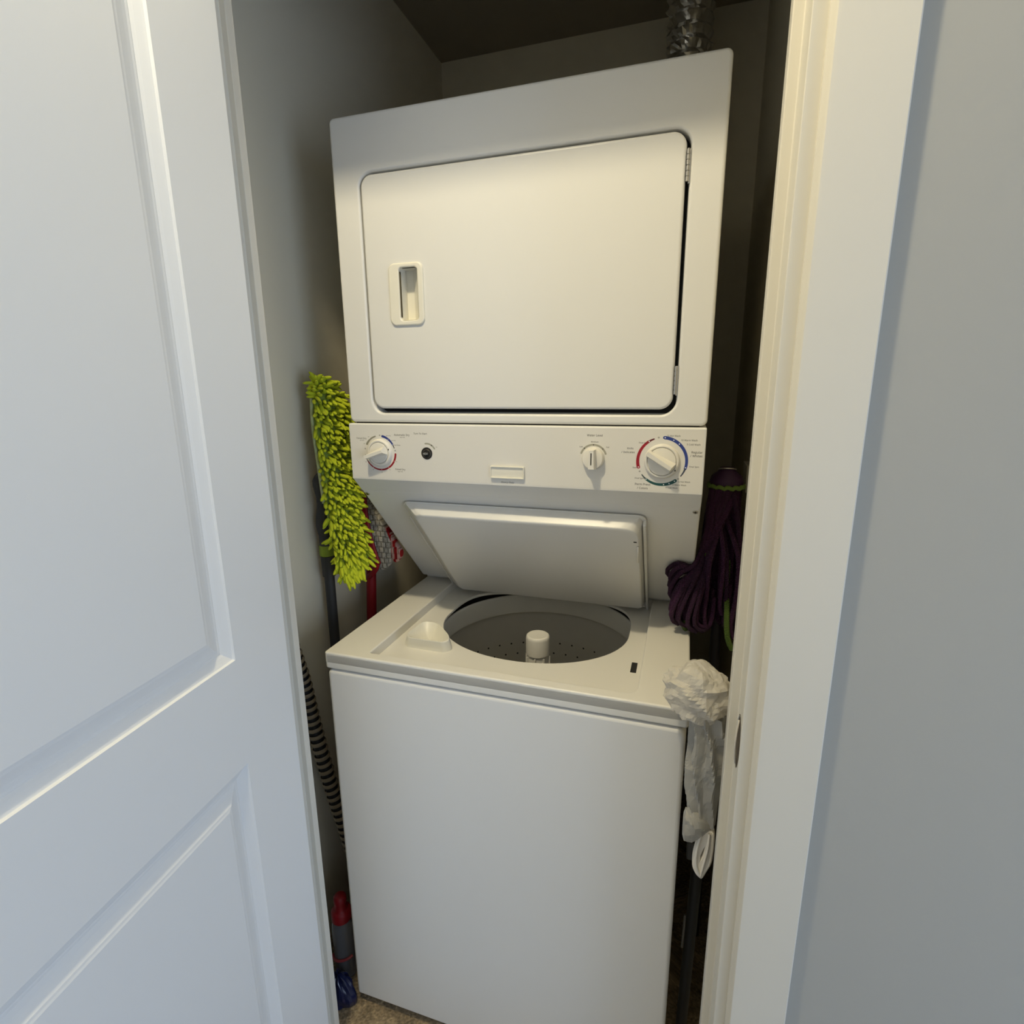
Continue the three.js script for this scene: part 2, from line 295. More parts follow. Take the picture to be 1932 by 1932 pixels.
  // start knob
  arc(...PS, .0190, -8, 64, .0030, .0030, '#a5a393'); txt('On', .1935, 1.2795, 1.8, '#504e46'); dot(...PS, .019, 34, .0012, '#2e2d29');
  txt('Heavy Duty', .3375, 1.2165, 2.9, '#33322f', 'center', 'serif', 'italic');
  // water level
  txt('Water Level', .5005, 1.3075, 3.3, '#2a2a27'); arc(...WL, .0230, -70, 74, .0034, .0034, '#a2a092');
  for (const a of [-44, 0, 46]) dot(...WL, .023, a, .0010, '#3b3b36');
  txt('Low', .4765, 1.2870, 2.1, '#2e2d29'); txt('Medium', .5005, 1.2960, 2.3, '#2e2d29'); txt('Full', .5235, 1.2870, 2.2, '#2e2d29');
  // washer timer
  arc(...D2, .0405, 4, 108, .0056, .0044, '#2c3f8c'); arc(...D2, .0405, 108, 128, .0030, .0018, '#3e4658');
  arc(...D2, .0405, 254, 326, .0056, .0042, '#9a0f22'); arc(...D2, .0405, 326, 340, .0034, .0022, '#5d1c22');
  arc(...D2, .0405, 144, 220, .0056, .0036, '#0f4a4a'); arc(...D2, .0405, 220, 234, .0026, .0016, '#3a4a4c');
  for (const a of [5, 26, 42, 104, 254, 326, 146, 160, 173, 218]) dot(...D2, .0405, a, .0011, '#eef0f4');
  for (const a of [350, 136, 243]) ring(...D2, .0410, a);
  txt('15 Hot Wash', .6335, 1.3090, 2.5, '#2a2a27'); txt('10 Warm Wash', .6590, 1.3020, 2.5, '#2a2a27'); txt('5 Cold Wash', .6665, 1.2950, 2.5, '#2a2a27');
  txt('Regular', .6725, 1.2820, 3.3, '#232321'); txt('/ Whites', .6720, 1.2760, 3.3, '#232321'); txt('Final Spin', .6695, 1.2575, 2.4, '#2a2a27');
  txt('Final Spin', .5845, 1.2965, 2.4, '#2a2a27'); txt('Knits', .5625, 1.2865, 3.2, '#232321'); txt('/ Delicates', .5590, 1.2800, 3.2, '#232321'); txt('Start', .5715, 1.2530, 2.4, '#2a2a27');
  txt('Final Spin', .5800, 1.2345, 2.4, '#2a2a27'); txt('Perm Press', .5860, 1.2240, 3.4, '#232321'); txt('/ Colors', .5860, 1.2175, 3.3, '#232321');
  txt('12 Hot Wash', .6545, 1.2310, 2.4, '#2a2a27'); txt('8 Warm Wash', .6475, 1.2255, 2.4, '#2a2a27'); txt('4 Cold Wash', .6350, 1.2200, 2.4, '#2a2a27');
  const ct = new THREE.CanvasTexture(cv); ct.colorSpace = THREE.SRGBColorSpace; ct.anisotropy = 8;
  mesh('printed_legend', new THREE.PlaneGeometry(px1 - px0, py1 - py0).translate((px0 + px1) / 2, (py0 + py1) / 2, ZC + .0003), std({ map: ct, roughness: .38 }), u);
  // dials
  function dial(name, x, y, rs, ri, h, turn, label) {
    const toFront = (g) => g.rotateX(Math.PI / 2).translate(x, y, ZC);
    const d = mesh(name, toFront(lathe([[rs + .0015, 0], [rs + .001, .003], [rs, .0055], [rs - .0015, .0068], [ri + .0012, .0072], [ri + .0006, .0050], [ri, .0050], [ri - .0003, .0078], [ri - .0012, .0088], [0, .0092]], 56)), M.knob, u);
    if (label) d.userData.label = label;
    // bar grip: bevelled ridge tapering to one end
    const L0 = -ri * 1.0, L1 = rs * 1.04, w0 = ri * .44, w1 = ri * .22, t = h;
    const P = (l, w, z) => { const a = turn * Math.PI / 180; return [x + Math.sin(a) * l + Math.cos(a) * w, y + Math.cos(a) * l - Math.sin(a) * w, ZC + z]; };
    const b = [P(L0 * .92, -w0, .008), P(L0 * .92, w0, .008), P(L1, w1, .008), P(L1, -w1, .008)], tt = [P(L0 * .80, -w0 * .28, t), P(L0 * .80, w0 * .28, t), P(L1 * .97, w1 * .7, t), P(L1 * .97, -w1 * .7, t)];
    const q = [[tt[0], tt[3], tt[2], tt[1]]]; for (let k = 0; k < 4; k++) q.push([b[k], tt[k], tt[(k + 1) % 4], b[(k + 1) % 4]]);
    mesh('dial_grip', quads(q), std({ color: lin(.80, .78, .72), roughness: .42, side: THREE.DoubleSide }), d);
    const mk = P(-(ri + .0032), 0, .0074); mesh('dial_mark', box(mk[0] - .0008, mk[0] + .0008, mk[1] - .0014, mk[1] + .0014, mk[2] - .0008, mk[2] + .0004), M.blackish, d);
    return d;
  }
  dial('timer_dial', ...D1, .0262, .0208, .022, 252, 'dryer timer dial with grip turned to its lower side');
  dial('timer_dial', ...D2, .0285, .0236, .023, 302, 'washer timer dial beside the red blue and green arcs');
  { // water level knob: tapering body with a raised ridge and a dark pointer line
    const [x, y] = WL;
    const k = mesh('water_level_knob', lathe([[.0200, 0], [.0196, .004], [.0182, .010], [.0170, .0125], [0, .0130]], 48).rotateX(Math.PI / 2).translate(x, y - .001, ZC), M.knob, u);
    const P = (l, w, z) => [x + w, y - .001 + l, ZC + z];
    const b = [P(-.0180, -.0085, .006), P(-.0180, .0085, .006), P(.0178, .0072, .006), P(.0178, -.0072, .006)], t = [P(-.0165, -.0050, .025), P(-.0165, .0050, .025), P(.0165, .0040, .025), P(.0165, -.0040, .025)];
    const q = [[t[0], t[3], t[2], t[1]]]; for (let i = 0; i < 4; i++) q.push([b[i], t[i], t[(i + 1) % 4], b[(i + 1) % 4]]);
    mesh('knob_ridge', quads(q), std({ color: lin(.80, .78, .72), roughness: .42, side: THREE.DoubleSide }), k);
    mesh('knob_pointer', box(x - .0009, x + .0009, y - .010, y + .011, ZC + .0248, ZC + .0254), M.blackish, k);
  }
  { // start switch without its knob: dark hole with a bare shaft
    const [x, y] = PS;
    const s = mesh('start_switch', [new THREE.CylinderGeometry(.0117, .0117, .0006, 36).rotateX(Math.PI / 2).translate(x, y, ZC + .0006)], M.blackish, u);
    s.userData.label = 'dark hole with bare metal shaft where the start knob is missing';
    mesh('switch_shaft', [rod(V(x, y, ZC), V(x - .001, y, ZC + .006), .0030), box(x - .0055, x + .0045, y - .0016, y + .0016, ZC + .003, ZC + .0062)], M.steel, s);
    mesh('switch_bushing', new THREE.TorusGeometry(.0082, .0014, 8, 28).translate(x, y - .001, ZC + .0008), std({ color: lin(.10, .09, .08), metalness: .8, roughness: .4 }), s);
  }
  { const b = rrect(.3045, .3715, 1.2240, 1.2475, .002); b.holes.push(rrect(.3068, .3692, 1.2266, 1.2450, .001, new THREE.Path()));
    mesh('name_plate', [creased(ext(b, ZC + .0058, .0058, .0010, 2), .5), box(.305, .371, 1.225, 1.247, ZC, ZC + .0032)], M.bezel, u); }
  // --- sloped back panel between washer top and controls, with a pocket behind the lid
  const A = V(0, .9005, -.4310), B = V(0, 1.1815, -.1700), sl = B.clone().sub(A), SL = sl.length(), ang = Math.atan2(sl.z, sl.y);
  const pl = rrect(0, W, 0, SL, .004);
  const plate = creased(ext(pl, 0, .024, .004, 3), .5); plate.rotateX(ang).translate(0, A.y, A.z);
  const nrm = V(0, -Math.sin(ang), Math.cos(ang));
  const off = (p, d) => [p.z - nrm.z * d, p.y - nrm.y * d];
  mesh('sloped_back_panel', [plate, prismX([off(A, .0235), off(B, .0235), [-.30, 1.20], [-.70, 1.20], [-.70, .889], [-.455, .889]], .001, W - .001)], M.enamel, u);
  for (const x of [.0085, .6775]) { // cross-head screws
    const p = A.clone().addScaledVector(sl, .965); p.x = x; p.addScaledVector(nrm, .0004);
    const h = new THREE.CylinderGeometry(.0044, .0050, .0024, 20).rotateX(Math.PI / 2).rotateX(ang).translate(p.x, p.y, p.z);
    const s = mesh('screw', h, M.steel, u);
    mesh('screw_slot', [box(-.0030, .0030, -.0007, .0007, .0010, .0016), box(-.0007, .0007, -.0030, .0030, .0010, .0016)].map((g) => g.rotateX(ang).translate(p.x, p.y, p.z)), M.blackish, s);
  }
  mesh('dryer_body_shell', rbox(.0015, W - .0015, .886, 1.33, -.70, -.47, .003), M.enamel, u);
  // --- washer top with sunken deck and tub opening
  const flat = (g, y) => g.rotateX(-Math.PI / 2).translate(0, y, 0);     // shape (x, -z)
  const rim = rrect(0, W, 0, .52, .006); rim.holes.push(rrect(.0885, .600, .0240, .4545, [.004, .020, .006, .006], new THREE.Path()));
  const deck = rrect(.06, .64, .015, .510, .002);
  const hole = new THREE.Path(); { const n = 96, cx = .352, cz = .285; for (let i = 0; i <= n; i++) { const t = i / n * 2 * Math.PI, cs = Math.cos(t), sn = Math.sin(t), back = sn > 0; const e = back ? 2 / 3.5 : 2 / 2.05; const px = cx + .210 * Math.sign(cs) * Math.pow(Math.abs(cs), e), py = cz + Math.sign(sn) * (back ? .177 : .175) * Math.pow(Math.abs(sn), e); i ? hole.lineTo(px, py) : hole.moveTo(px, py); } }
  deck.holes.push(hole);
  const skirt = rrect(.0005, W - .0005, 0, .52, .006); skirt.holes.push(rrect(.012, W - .012, .012, .51, .004, new THREE.Path()));
  mesh('washer_top', [flat(creased(ext(rim, 0, .024, .0032, 4, 10), .5), YT), flat(creased(ext(skirt, 0, .0345, .0045, 3, 6), .5), YT - .0005),
    ], std({ color: lin(.77, .755, .70), roughness: .36, side: THREE.DoubleSide }), u);
  mesh('washer_deck', flat(creased(ext(deck, 0, .007, .0018, 3, 10), .5), YD), M.enamelTop, u);
  mesh('latch_slot', rbox(.5795, .5905, YD - .0005, YD + .0006, -.1690, -.1300, .0004, 1), M.blackish, u);
  // tub
  const tc = [.358, 0, -.290];
  const at = (g) => g.translate(...tc);
  M.tubP2 = M.tubPlastic.clone(); M.tubP2.side = THREE.DoubleSide; M.tubE2 = M.tubEnamel.clone(); M.tubE2.side = THREE.DoubleSide;
  const tub = mesh('wash_tub', at(lathe([[.247, .800], [.2475, .785], [.246, .770], [.243, .735], [.2395, .715], [.2375, .710], [.233, .60], [.228, .47], [.20, .45], [.03, .452]], 80)), M.tubE2, u);
  mesh('tub_ring', at(lathe([[.231, .845], [.2260, .8500], [.2225, .8495], [.2210, .8450], [.2215, .835], [.2225, .806], [.2232, .7990], [.2250, .7965], [.2320, .7985], [.244, .805]], 80)), M.tubP2, tub);
  mesh('tub_shell', at(lathe([[.262, .858], [.262, .43], [0, .43]], 48)), std({ color: lin(.02, .02, .018), roughness: .8, side: THREE.DoubleSide }), u);
  { const g = []; for (let row = 0; row < 7; row++) for (let k = 0; k < 44; k++) { const a = (k + (row % 2) * .5) / 44 * 2 * Math.PI, y = .703 - row * .030, r = .2375 - (.71 - y) * .040 - .0007; g.push(new THREE.CircleGeometry(.0026, 8).rotateY(Math.PI).translate(0, 0, r).rotateY(a).translate(tc[0], y, tc[2])); }
    mesh('drain_perforations', g, M.blackish, tub); }
  mesh('balance_clip', tube([V(tc[0] - .2140, .798, tc[2] + .060), V(tc[0] - .2150, .775, tc[2] + .064), V(tc[0] - .2165, .745, tc[2] + .068)], .0022, 10, 6), M.knob, tub);
  const ag = mesh('agitator', at(lathe([[.16, .455], [.15, .47], [.075, .50], [.055, .52], [.034, .58], [.0245, .66], [.0230, .796], [.0215, .7965]], 40)), M.knob, u);
  mesh('agitator_cap', at(lathe([[.0262, .793], [.0275, .796], [.0275, .832], [.0262, .8375], [.0240, .8395], [.0205, .8402], [.0195, .8382], [0, .8390]], 48)), M.knob, ag);
  for (let k = 0; k < 8; k++) { const a = k / 8 * 6.283; mesh('agitator_fin', box(-.0013, .0013, .62, .790, .021, .0290).rotateY(a).translate(...tc), M.knob, ag); }
  // bleach cup: rounded triangular funnel
  { const T = (pts, r, y) => { const rp = roundPoly(pts, r, 6); return rp.map(([x, z]) => V(x, y, z)); };
    const base = [[.1225, -.1010], [.2130, -.1000], [.2225, -.1160], [.2100, -.1400], [.1560, -.1960], [.1180, -.1960], [.1120, -.1250]];
    const sc = (k, dx = 0, dz = 0) => { const cx = .163, cz = -.130; return base.map(([x, z]) => [cx + (x - cx) * k + dx, cz + (z - cz) * k + dz]); };
    const y0 = YD - .0008;
    mesh('bleach_dispenser', creased(loft([T(base, .020, y0), T(sc(.985), .020, y0 + .008), T(sc(.91, .004, .008), .018, y0 + .0245), T(sc(.885, .004, .008), .018, y0 + .0265), T(sc(.845, .004, .008), .017, y0 + .0265), T(sc(.82, .004, .007), .016, y0 + .0245), T(sc(.55, 0, .002), .012, y0 + .009), T(sc(.2, 0, -.004), .006, y0 + .003)], true, false, true), 1.0), std({ color: lin(.82, .80, .71), roughness: .38, side: THREE.DoubleSide }), u); }
  // lid, propped up against the sloped panel
  { const lid = new THREE.Group(); lid.name = 'washer_lid'; lid.position.set(0, .8735, -.4500); u.add(lid);
    const la = 47.1 * Math.PI / 180, L = .387;
    const put = (g) => g.rotateX(Math.PI / 2 - la);                            // local shape y -> up the lid, z -> towards the viewer
    lid.userData.label = 'open washer lid showing its inner pan';
    const skin = rrect(.0860, .5925, -.002, L, [.003, .003, .016, .016]);
    mesh('lid_skin', [creased(put(ext(skin, .002, .004, .0015, 2)), .5), put(rbox(.5865, .5925, -.008, L - .014, -.002, .0135, .0018, 2)), put(rbox(.0860, .0895, -.006, L - .05, -.002, .0075, .0015, 2))], M.enamel, lid);
    // pan pressed out of the skin: a loft from its wide foot to its smaller floor
    const ring = (x0, x1, y0, y1, r, z) => rrect(x0, x1, y0, y1, r).getSpacedPoints(120).map((p) => V(p.x, p.y, z));
    mesh('lid_pan', creased(put(loft([ring(.0885, .5860, .020, L - .001, [.006, .006, .014, .014], .0015), ring(.0905, .5855, .022, L - .001, [.006, .006, .016, .014], .006), ring(.1180, .5815, .040, L - .0025, [.006, .006, .030, .020], .0275), ring(.1220, .5800, .043, L - .0045, [.006, .006, .030, .020], .0300), ring(.1270, .5770, .048, L - .0100, [.006, .006, .028, .020], .0312)], true, false, true)), .7), M.enamel, lid);
    mesh('lid_strike', put(tube([V(.5785, L - .060, .030), V(.5782, L - .075, .037), V(.5772, L - .095, .039), V(.5765, L - .115, .035)], .0024, 16, 8)), M.knob, lid);
    mesh('strike_slot', put(rbox(.5705, .5765, L - .047, L - .0435, .0306, .0318, .0005, 1)), M.blackish, lid);
  }
  // --- washer front and body
  const fp = rrect(.0035, W - .0035, .023, .8505, [.006, .006, .016, .010]);
  mesh('washer_front', creased(ext(fp, -.0005, .03, .0075, 5, 10), .5), M.enamel, u);
  mesh('washer_cabinet', [rbox(.003, .011, .024, .849, -.70, -.024, .002), rbox(W - .011, W - .003, .024, .849, -.70, -.024, .002), rbox(.003, W - .003, .024, .886, -.70, -.692, .002), rbox(.003, W - .003, .024, .032, -.70, -.024, .002)], M.enamel, u);
  for (const [x, z] of [[.045, -.05], [W - .045, -.05], [.045, -.65], [W - .045, -.65]]) mesh('leveling_foot', new THREE.CylinderGeometry(.018, .022, .0255, 20).translate(x, .01275, z), M.blackish, u);
}

// ---------------------------------------------------------------- exhaust duct behind the dryer
{
  const d = thing('exhaust_duct', 'crinkled silver foil dryer duct rising from behind the dryer to the ceiling', 'duct');
  const prof = []; const r0 = .0505;
  const y0 = 1.42, y1 = YC - .002, n = 34;
  const rings = []; const K = 40;
  for (let i = 0; i <= n * 4; i++) { const t = i / (n * 4), y = y0 + (y1 - y0) * t, ph = (i % 4) / 4; const rad = r0 + .0052 * Math.sin(i / 4 * 2 * Math.PI);
    const cx = .600 - .030 * Math.max(0, (2.05 - y)) + .004 * Math.sin(y * 9), cz = -.795 + .01 * Math.sin(y * 5);
    const ring = []; for (let k = 0; k < K; k++) { const a = k / K * 2 * Math.PI, w = rad + .0060 * noise.noise(Math.cos(a) * 4, y * 60, Math.sin(a) * 4) + .0045 * noise.noise(Math.cos(a) * 11, y * 130, Math.sin(a) * 11); ring.push(V(cx + Math.cos(a) * w, y, cz + Math.sin(a) * w)); } rings.push(ring); }
  mesh('foil_tube', creased(loft(rings), .28), M.foil, d);
  const lb = [.0512, .006];
  mesh('duct_elbow', [tube([V(.581, 1.46, -.797), V(.579, 1.41, -.796), V(.578, 1.36, -.785), V(.578, 1.355, -.75), V(.578, 1.355, -.7015)], .046, 20, 24)], M.foil, d);
  mesh('duct_clamp', lathe([[.0545, -.006], [.056, 0], [.0545, .006]], 36).translate(.5815, 1.435, -.796), M.steel, d);
}

// ---------------------------------------------------------------- lime chenille duster on a telescopic pole
{
  const t = thing('chenille_duster', 'lime green chenille duster head on a dark grey pole with a green collar', 'duster');
  const grey = std({ color: lin(.036, .036, .037), roughness: .5 }), lime = std({ color: lin(.46, .53, .018), roughness: .95 });
  const top = V(-.1225, 1.155, -.200), bot = V(-.1345, .0, -.212);
  const P = (y) => bot.clone().lerp(top, y / top.y);
  mesh('pole', rod(bot, P(1.0), .0115, .0115, 20), grey, t);
  mesh('pole_joint', rod(P(.965), P(1.014), .0150, .0160, 24), grey, t); mesh('pole_joint', rod(P(1.04), P(1.068), .0160, .0160, 24), grey, t);
  const col = mesh('collar', lathe([[.0152, 0], [.0172, .001], [.0172, .025], [.0152, .026]], 28).translate(P(1.027).x, 1.0145, P(1.027).z), std({ color: lin(.26, .36, .02), roughness: .5 }), t);
  const gr = []; const n = 14; const rings = []; for (let i = 0; i <= n; i++) { const s = i / n, y = 1.066 + s * .145, r = .0165 * (1 - Math.pow(Math.max(0, (s - .82) / .18), 2) * .8) + .003 * Math.sin(s * 9); const c = P(Math.min(y, 1.21)); rings.push(Array.from({ length: 20 }, (_, k) => V(c.x + Math.cos(k / 20 * 6.283) * r, y, c.z + Math.sin(k / 20 * 6.283) * r))); }
  mesh('grip', loft(rings, true, true, true), grey, t);
  // flexible head: spine of the pile, its width direction and its outward direction
  const spine = new THREE.CatmullRomCurve3([V(-.1000, 1.4120, -.175), V(-.1024, 1.3573, -.170), V(-.1023, 1.3074, -.168), V(-.0989, 1.2508, -.168), V(-.0925, 1.1878, -.165), V(-.0870, 1.1351, -.163), V(-.0805, 1.0821, -.160), V(-.0700, 1.0284, -.158), V(-.0550, .9830, -.158)]);
  const wd = V(.62, 0, -.78).normalize(), nd = V(.78, 0, .62).normalize();
  const HWid = .074;
  { // backing: soft flat paddle with a pale edge binding on the side towards the viewer
    const N = 40, q = [], th = .007; const ringsB = [];
    for (let i = 0; i <= N; i++) { const s = i / N, p = spine.getPoint(s), w = HWid * Math.min(1, .35 + 6 * s, .4 + 6 * (1 - s)); const a = p.clone(), b = p.clone().addScaledVector(wd, w); const back = nd.clone().multiplyScalar(-th);
      ringsB.push([a, a.clone().addScaledVector(nd, .0015).addScaledVector(wd, .002), b.clone().addScaledVector(nd, .0015), b, b.clone().add(back), a.clone().add(back)]); }
    mesh('backing', loft(ringsB, true, true, true), std({ color: lin(.20, .27, .04), roughness: .9 }), t);
    const e = []; for (let i = 1; i < 24; i++) { const p = spine.getPoint(.07 + i / 24 * .55); e.push(p.clone().addScaledVector(nd, -.003).addScaledVector(wd, -.0030)); }
    const bd = mesh('edge_binding', tube(e, .0034, 50, 8), std({ color: lin(.42, .47, .24), roughness: .8 }), t); bd.userData.label = 'pale green edge binding';
  }
  const fingers = []; const proto = new THREE.CapsuleGeometry(1, 1, 2, 6);
  const add = (p, dir, len, r) => { // a bent, slightly thickened chenille finger
    const side = V(rr(-1, 1), rr(-1.2, .1), rr(-1, 1)).multiplyScalar(len * .22);
    const a = p, b = p.clone().addScaledVector(dir, len * .55).addScaledVector(side, .3), c = p.clone().addScaledVector(dir, len).add(side);
    const cur = new THREE.QuadraticBezierCurve3(a, b, c), rs = [], k = 6, fr = [];
    const tg = dir.clone(), u = V(0, 1, 0).cross(tg).normalize(), w = tg.clone().cross(u).normalize();
    const rad = [.62, .95, 1.08, 1.05, .9, .42];
    for (let i = 0; i < 6; i++) { const o = cur.getPoint(i / 5); rs.push(Array.from({ length: k }, (_, j) => o.clone().addScaledVector(u, Math.cos(j / k * 6.283) * r * rad[i]).addScaledVector(w, Math.sin(j / k * 6.283) * r * rad[i]))); }
    fingers.push(norm(loft(rs, true, false, true)));
  };
  const NS = 48, NW = 9;
  for (let i = 0; i <= NS; i++) for (let j = 0; j < NW; j++) {
    const s = (i + (j % 2) * .5 + rr(-.25, .25)) / NS; if (s < 0 || s > 1) continue;
    const p = spine.getPoint(s), w = HWid * Math.min(1, .35 + 6 * s, .4 + 6 * (1 - s)); const q = (j + rr(.1, .9)) / NW;
    const pt = p.clone().addScaledVector(wd, w * q);
    const end = Math.max(0, (s - .80) / .2), beg = Math.max(0, (.12 - s) / .12);
    const dir = nd.clone().addScaledVector(wd, (q - .25) * .8 + rr(-.25, .25)).add(V(0, rr(-.55, .05) - end * 1.3 + beg * .8, 0)).normalize();
    add(pt, dir, rr(.020, .031), rr(.0034, .0045));
  }
  for (let i = 0; i < 40; i++) { const s = i < 20 ? rr(.0, .09) : rr(.66, 1); const p = spine.getPoint(s); const dir = V(rr(-1, -.2) - (i % 9 === 0 ? .6 : 0), i < 20 ? rr(-.8, 1) : rr(-1.2, -.2), rr(.1, 1)).normalize(); add(p.clone().addScaledVector(wd, rr(0, .012)), dir, rr(.016, .026), rr(.0033, .0042)); }
  const pile = mesh('chenille_pile', fingers, lime, t); pile.userData.kind = 'stuff';
  // bend of the flexible neck joining head and grip
  mesh('neck', tube([V(-.122, 1.205, -.199), V(-.118, 1.222, -.194), V(-.112, 1.230, -.184), V(-.106, 1.228, -.176)], .006, 12, 10), grey, t);
}

// ---------------------------------------------------------------- red flat mop standing head-up behind the duster
{
  const t = thing('flat_mop', 'red flat mop standing head up with a folded grey white and red woven pad', 'mop');
  const red = std({ color: lin(.30, .004, .010), roughness: .5 }), Z = -.355;
  const P0 = V(-.134, .0, -.30), P1 = V(-.098, 1.118, Z);
  mesh('pole', rod(P0, P1, .0125, .0125, 18), red, t);
  const weave = dataTex(256, (u, v) => { const R = 8, C = 6; const ry = v * R, row = Math.floor(ry), cx = u * C + (row % 2) * .5, fx = cx - Math.floor(cx), fy = ry - row; const e = Math.min(fx, 1 - fx) * 1.0, f = Math.min(fy, 1 - fy); const g = Math.min(1, Math.min(e * 5, f * 6)); return .18 + .82 * g; });
  const weaveC = (a, b) => dataTex(256, (u, v) => { const R = 8, C = 6; const ry = v * R, row = Math.floor(ry), cx = u * C + (row % 2) * .5, fx = cx - Math.floor(cx), fy = ry - row; const g = Math.min(1, Math.min(Math.min(fx, 1 - fx) * 6, Math.min(fy, 1 - fy) * 8)); const h = (Math.floor(cx) + row) % 2 ? 1 : .92; const k = fbm(u * 30, v * 30, 2) * .25; return a.map((x, i) => Math.max(0, Math.min(1, (b[i] + (x * h - b[i]) * g) + k))); }, [1, 1], true);
  function pad(outline, thick, mat, name) {
    const s = new THREE.Shape(); roundPoly(outline, .008, 3).forEach(([x, y], i) => i ? s.lineTo(x, y) : s.moveTo(x, y)); s.closePath();
    const g = new THREE.ExtrudeGeometry(s, { depth: thick, bevelEnabled: true, bevelSize: .004, bevelThickness: .006, bevelSegments: 4, bevelOffset: -.004 }).translate(0, 0, Z + .014);
    const p = g.attributes.position, uv = g.attributes.uv; for (let i = 0; i < p.count; i++) { uv.setXY(i, p.getX(i) / .075, p.getY(i) / .11); }
    return mesh(name, g, mat, t);
  }
  const greyPad = std({ map: weaveC([.74, .72, .67], [.52, .50, .45]), bumpMap: weave, bumpScale: .002, roughness: .95 });
  const redPad = std({ map: dataTex(128, (u, v) => { const R = 7, C = 5, ry = v * R, row = Math.floor(ry), cx = u * C * 2 + (row % 2) * .5, col = Math.floor(cx); return col % 2 ? [.62, .05, .07] : [.78, .62, .58]; }, [1, 1], true), bumpMap: weave, bumpScale: .003, roughness: .95 });
  pad([[-.1045, 1.120], [-.088, 1.135], [-.072, 1.105], [-.045, 1.055], [-.030, 1.020], [-.031, .980], [-.040, .952], [-.060, .940], [-.088, .958], [-.097, 1.02]], .012, greyPad, 'mop_pad');
  pad([[-.046, 1.062], [-.020, 1.020], [-.0035, .992], [-.0085, .974], [-.022, .962], [-.034, .975], [-.036, 1.01]], .008, redPad, 'pad_stripe');
  // frame strap
  const strap = (pts, w) => { const s = new THREE.CatmullRomCurve3(pts), rg = []; for (let i = 0; i <= 24; i++) { const p = s.getPoint(i / 24), tg = s.getTangent(i / 24), n = V(0, 0, 1), b = tg.clone().cross(n).normalize(); rg.push([[-w, -.002], [-w, .002], [-w * .5, .004], [w * .5, .004], [w, .002], [w, -.002]].map(([a, c]) => p.clone().addScaledVector(b, a).add(V(0, 0, c)))); } return loft(rg, true, true, true); };
  mesh('frame_strap', [strap([V(-.096, 1.128, Z + .034), V(-.0905, 1.085, Z + .040), V(-.081, 1.03, Z + .042), V(-.069, .983, Z + .042), V(-.0625, .962, Z + .040)], .0085), strap([V(-.0625, .966, Z + .043), V(-.069, .950, Z + .042), V(-.088, .930, Z + .034), V(-.108, .915, Z + .018)], .007)], std({ color: lin(.36, .006, .014), roughness: .55 }), t);
  mesh('mop_head_joint', rbox(-.116, -.086, 1.085, 1.135, Z - .016, Z + .032, .006), red, t);
}

// ---------------------------------------------------------------- ribbed hose, bottle and blue bag beside the washer
{
  const t = thing('ribbed_hose', 'black and tan ribbed vacuum hose hanging along the closet wall beside the washer', 'hose');
  const cur = new THREE.CatmullRomCurve3([V(-.122, .86, -.050), V(-.124, .76, -.078), V(-.118, .66, -.088), V(-.104, .56, -.092), V(-.088, .46, -.098), V(-.070, .36, -.106), V(-.058, .25, -.118), V(-.062, .12, -.14), V(-.075, .03, -.18)]);
  const mk = (a, b, r) => { const n = 4, rg = []; for (let i = 0; i <= n; i++) { const s = a + (b - a) * i / n, p = cur.getPoint(s), tg = cur.getTangent(s), u = tg.clone().cross(V(0, 0, 1)).normalize(), w = tg.clone().cross(u).normalize(); const q = r * (1 - .10 * Math.pow(Math.abs(i / n * 2 - 1), 2)); rg.push(Array.from({ length: 16 }, (_, k) => p.clone().addScaledVector(u, Math.cos(k / 16 * 6.283) * q).addScaledVector(w, Math.sin(k / 16 * 6.283) * q))); } return loft(rg, true); };
  mesh('hose_core', tube(cur.getPoints(40), .0135, 80, 14), std({ color: lin(.010, .009, .008), roughness: .6 }), t);
  const N = 44, geos = [], tan = std({ color: lin(.26, .20, .12), roughness: .55 });
  for (let i = 0; i < N; i++) { const a = i / N, b = (i + .52) / N; mesh('hose_rib', mk(a, b, .0180), tan, t); }
}
{
  const t = thing('cleaner_bottle', 'dark clear cleaner bottle with a red cap on the floor beside the washer', 'bottle', [-.062, 0, -.052]);
  const body = lathe([[0, .0], [.024, .001], [.0275, .006], [.028, .03], [.027, .09], [.0275, .125], [.026, .143], [.020, .156], [.0145, .163], [.0140, .170]], 32);
  mesh('bottle_body', body.scale(1, 1, .8), new THREE.MeshPhysicalMaterial({ color: lin(.30, .30, .31), roughness: .12, transmission: .55, thickness: .02, ior: 1.4 }), t);
  mesh('bottle_cap', lathe([[.0215, .160], [.0235, .163], [.0235, .182], [.0195, .188], [.0140, .191], [.0135, .206], [.0150, .210], [.0145, .222], [.009, .227], [0, .2275]], 32), std({ color: lin(.30, .006, .012), roughness: .45 }), t);
  const lb = []; for (let k = 0; k <= 16; k++) { const a = -1.2 + k / 16 * 2.4; lb.push(V(Math.sin(a) * .0295, .058 + .010 * Math.sin(a), Math.cos(a) * .0295 * .82)); }
  mesh('bottle_band', tube(lb, .0034, 24, 8), std({ color: lin(.34, .05, .055), roughness: .4 }), t);
}
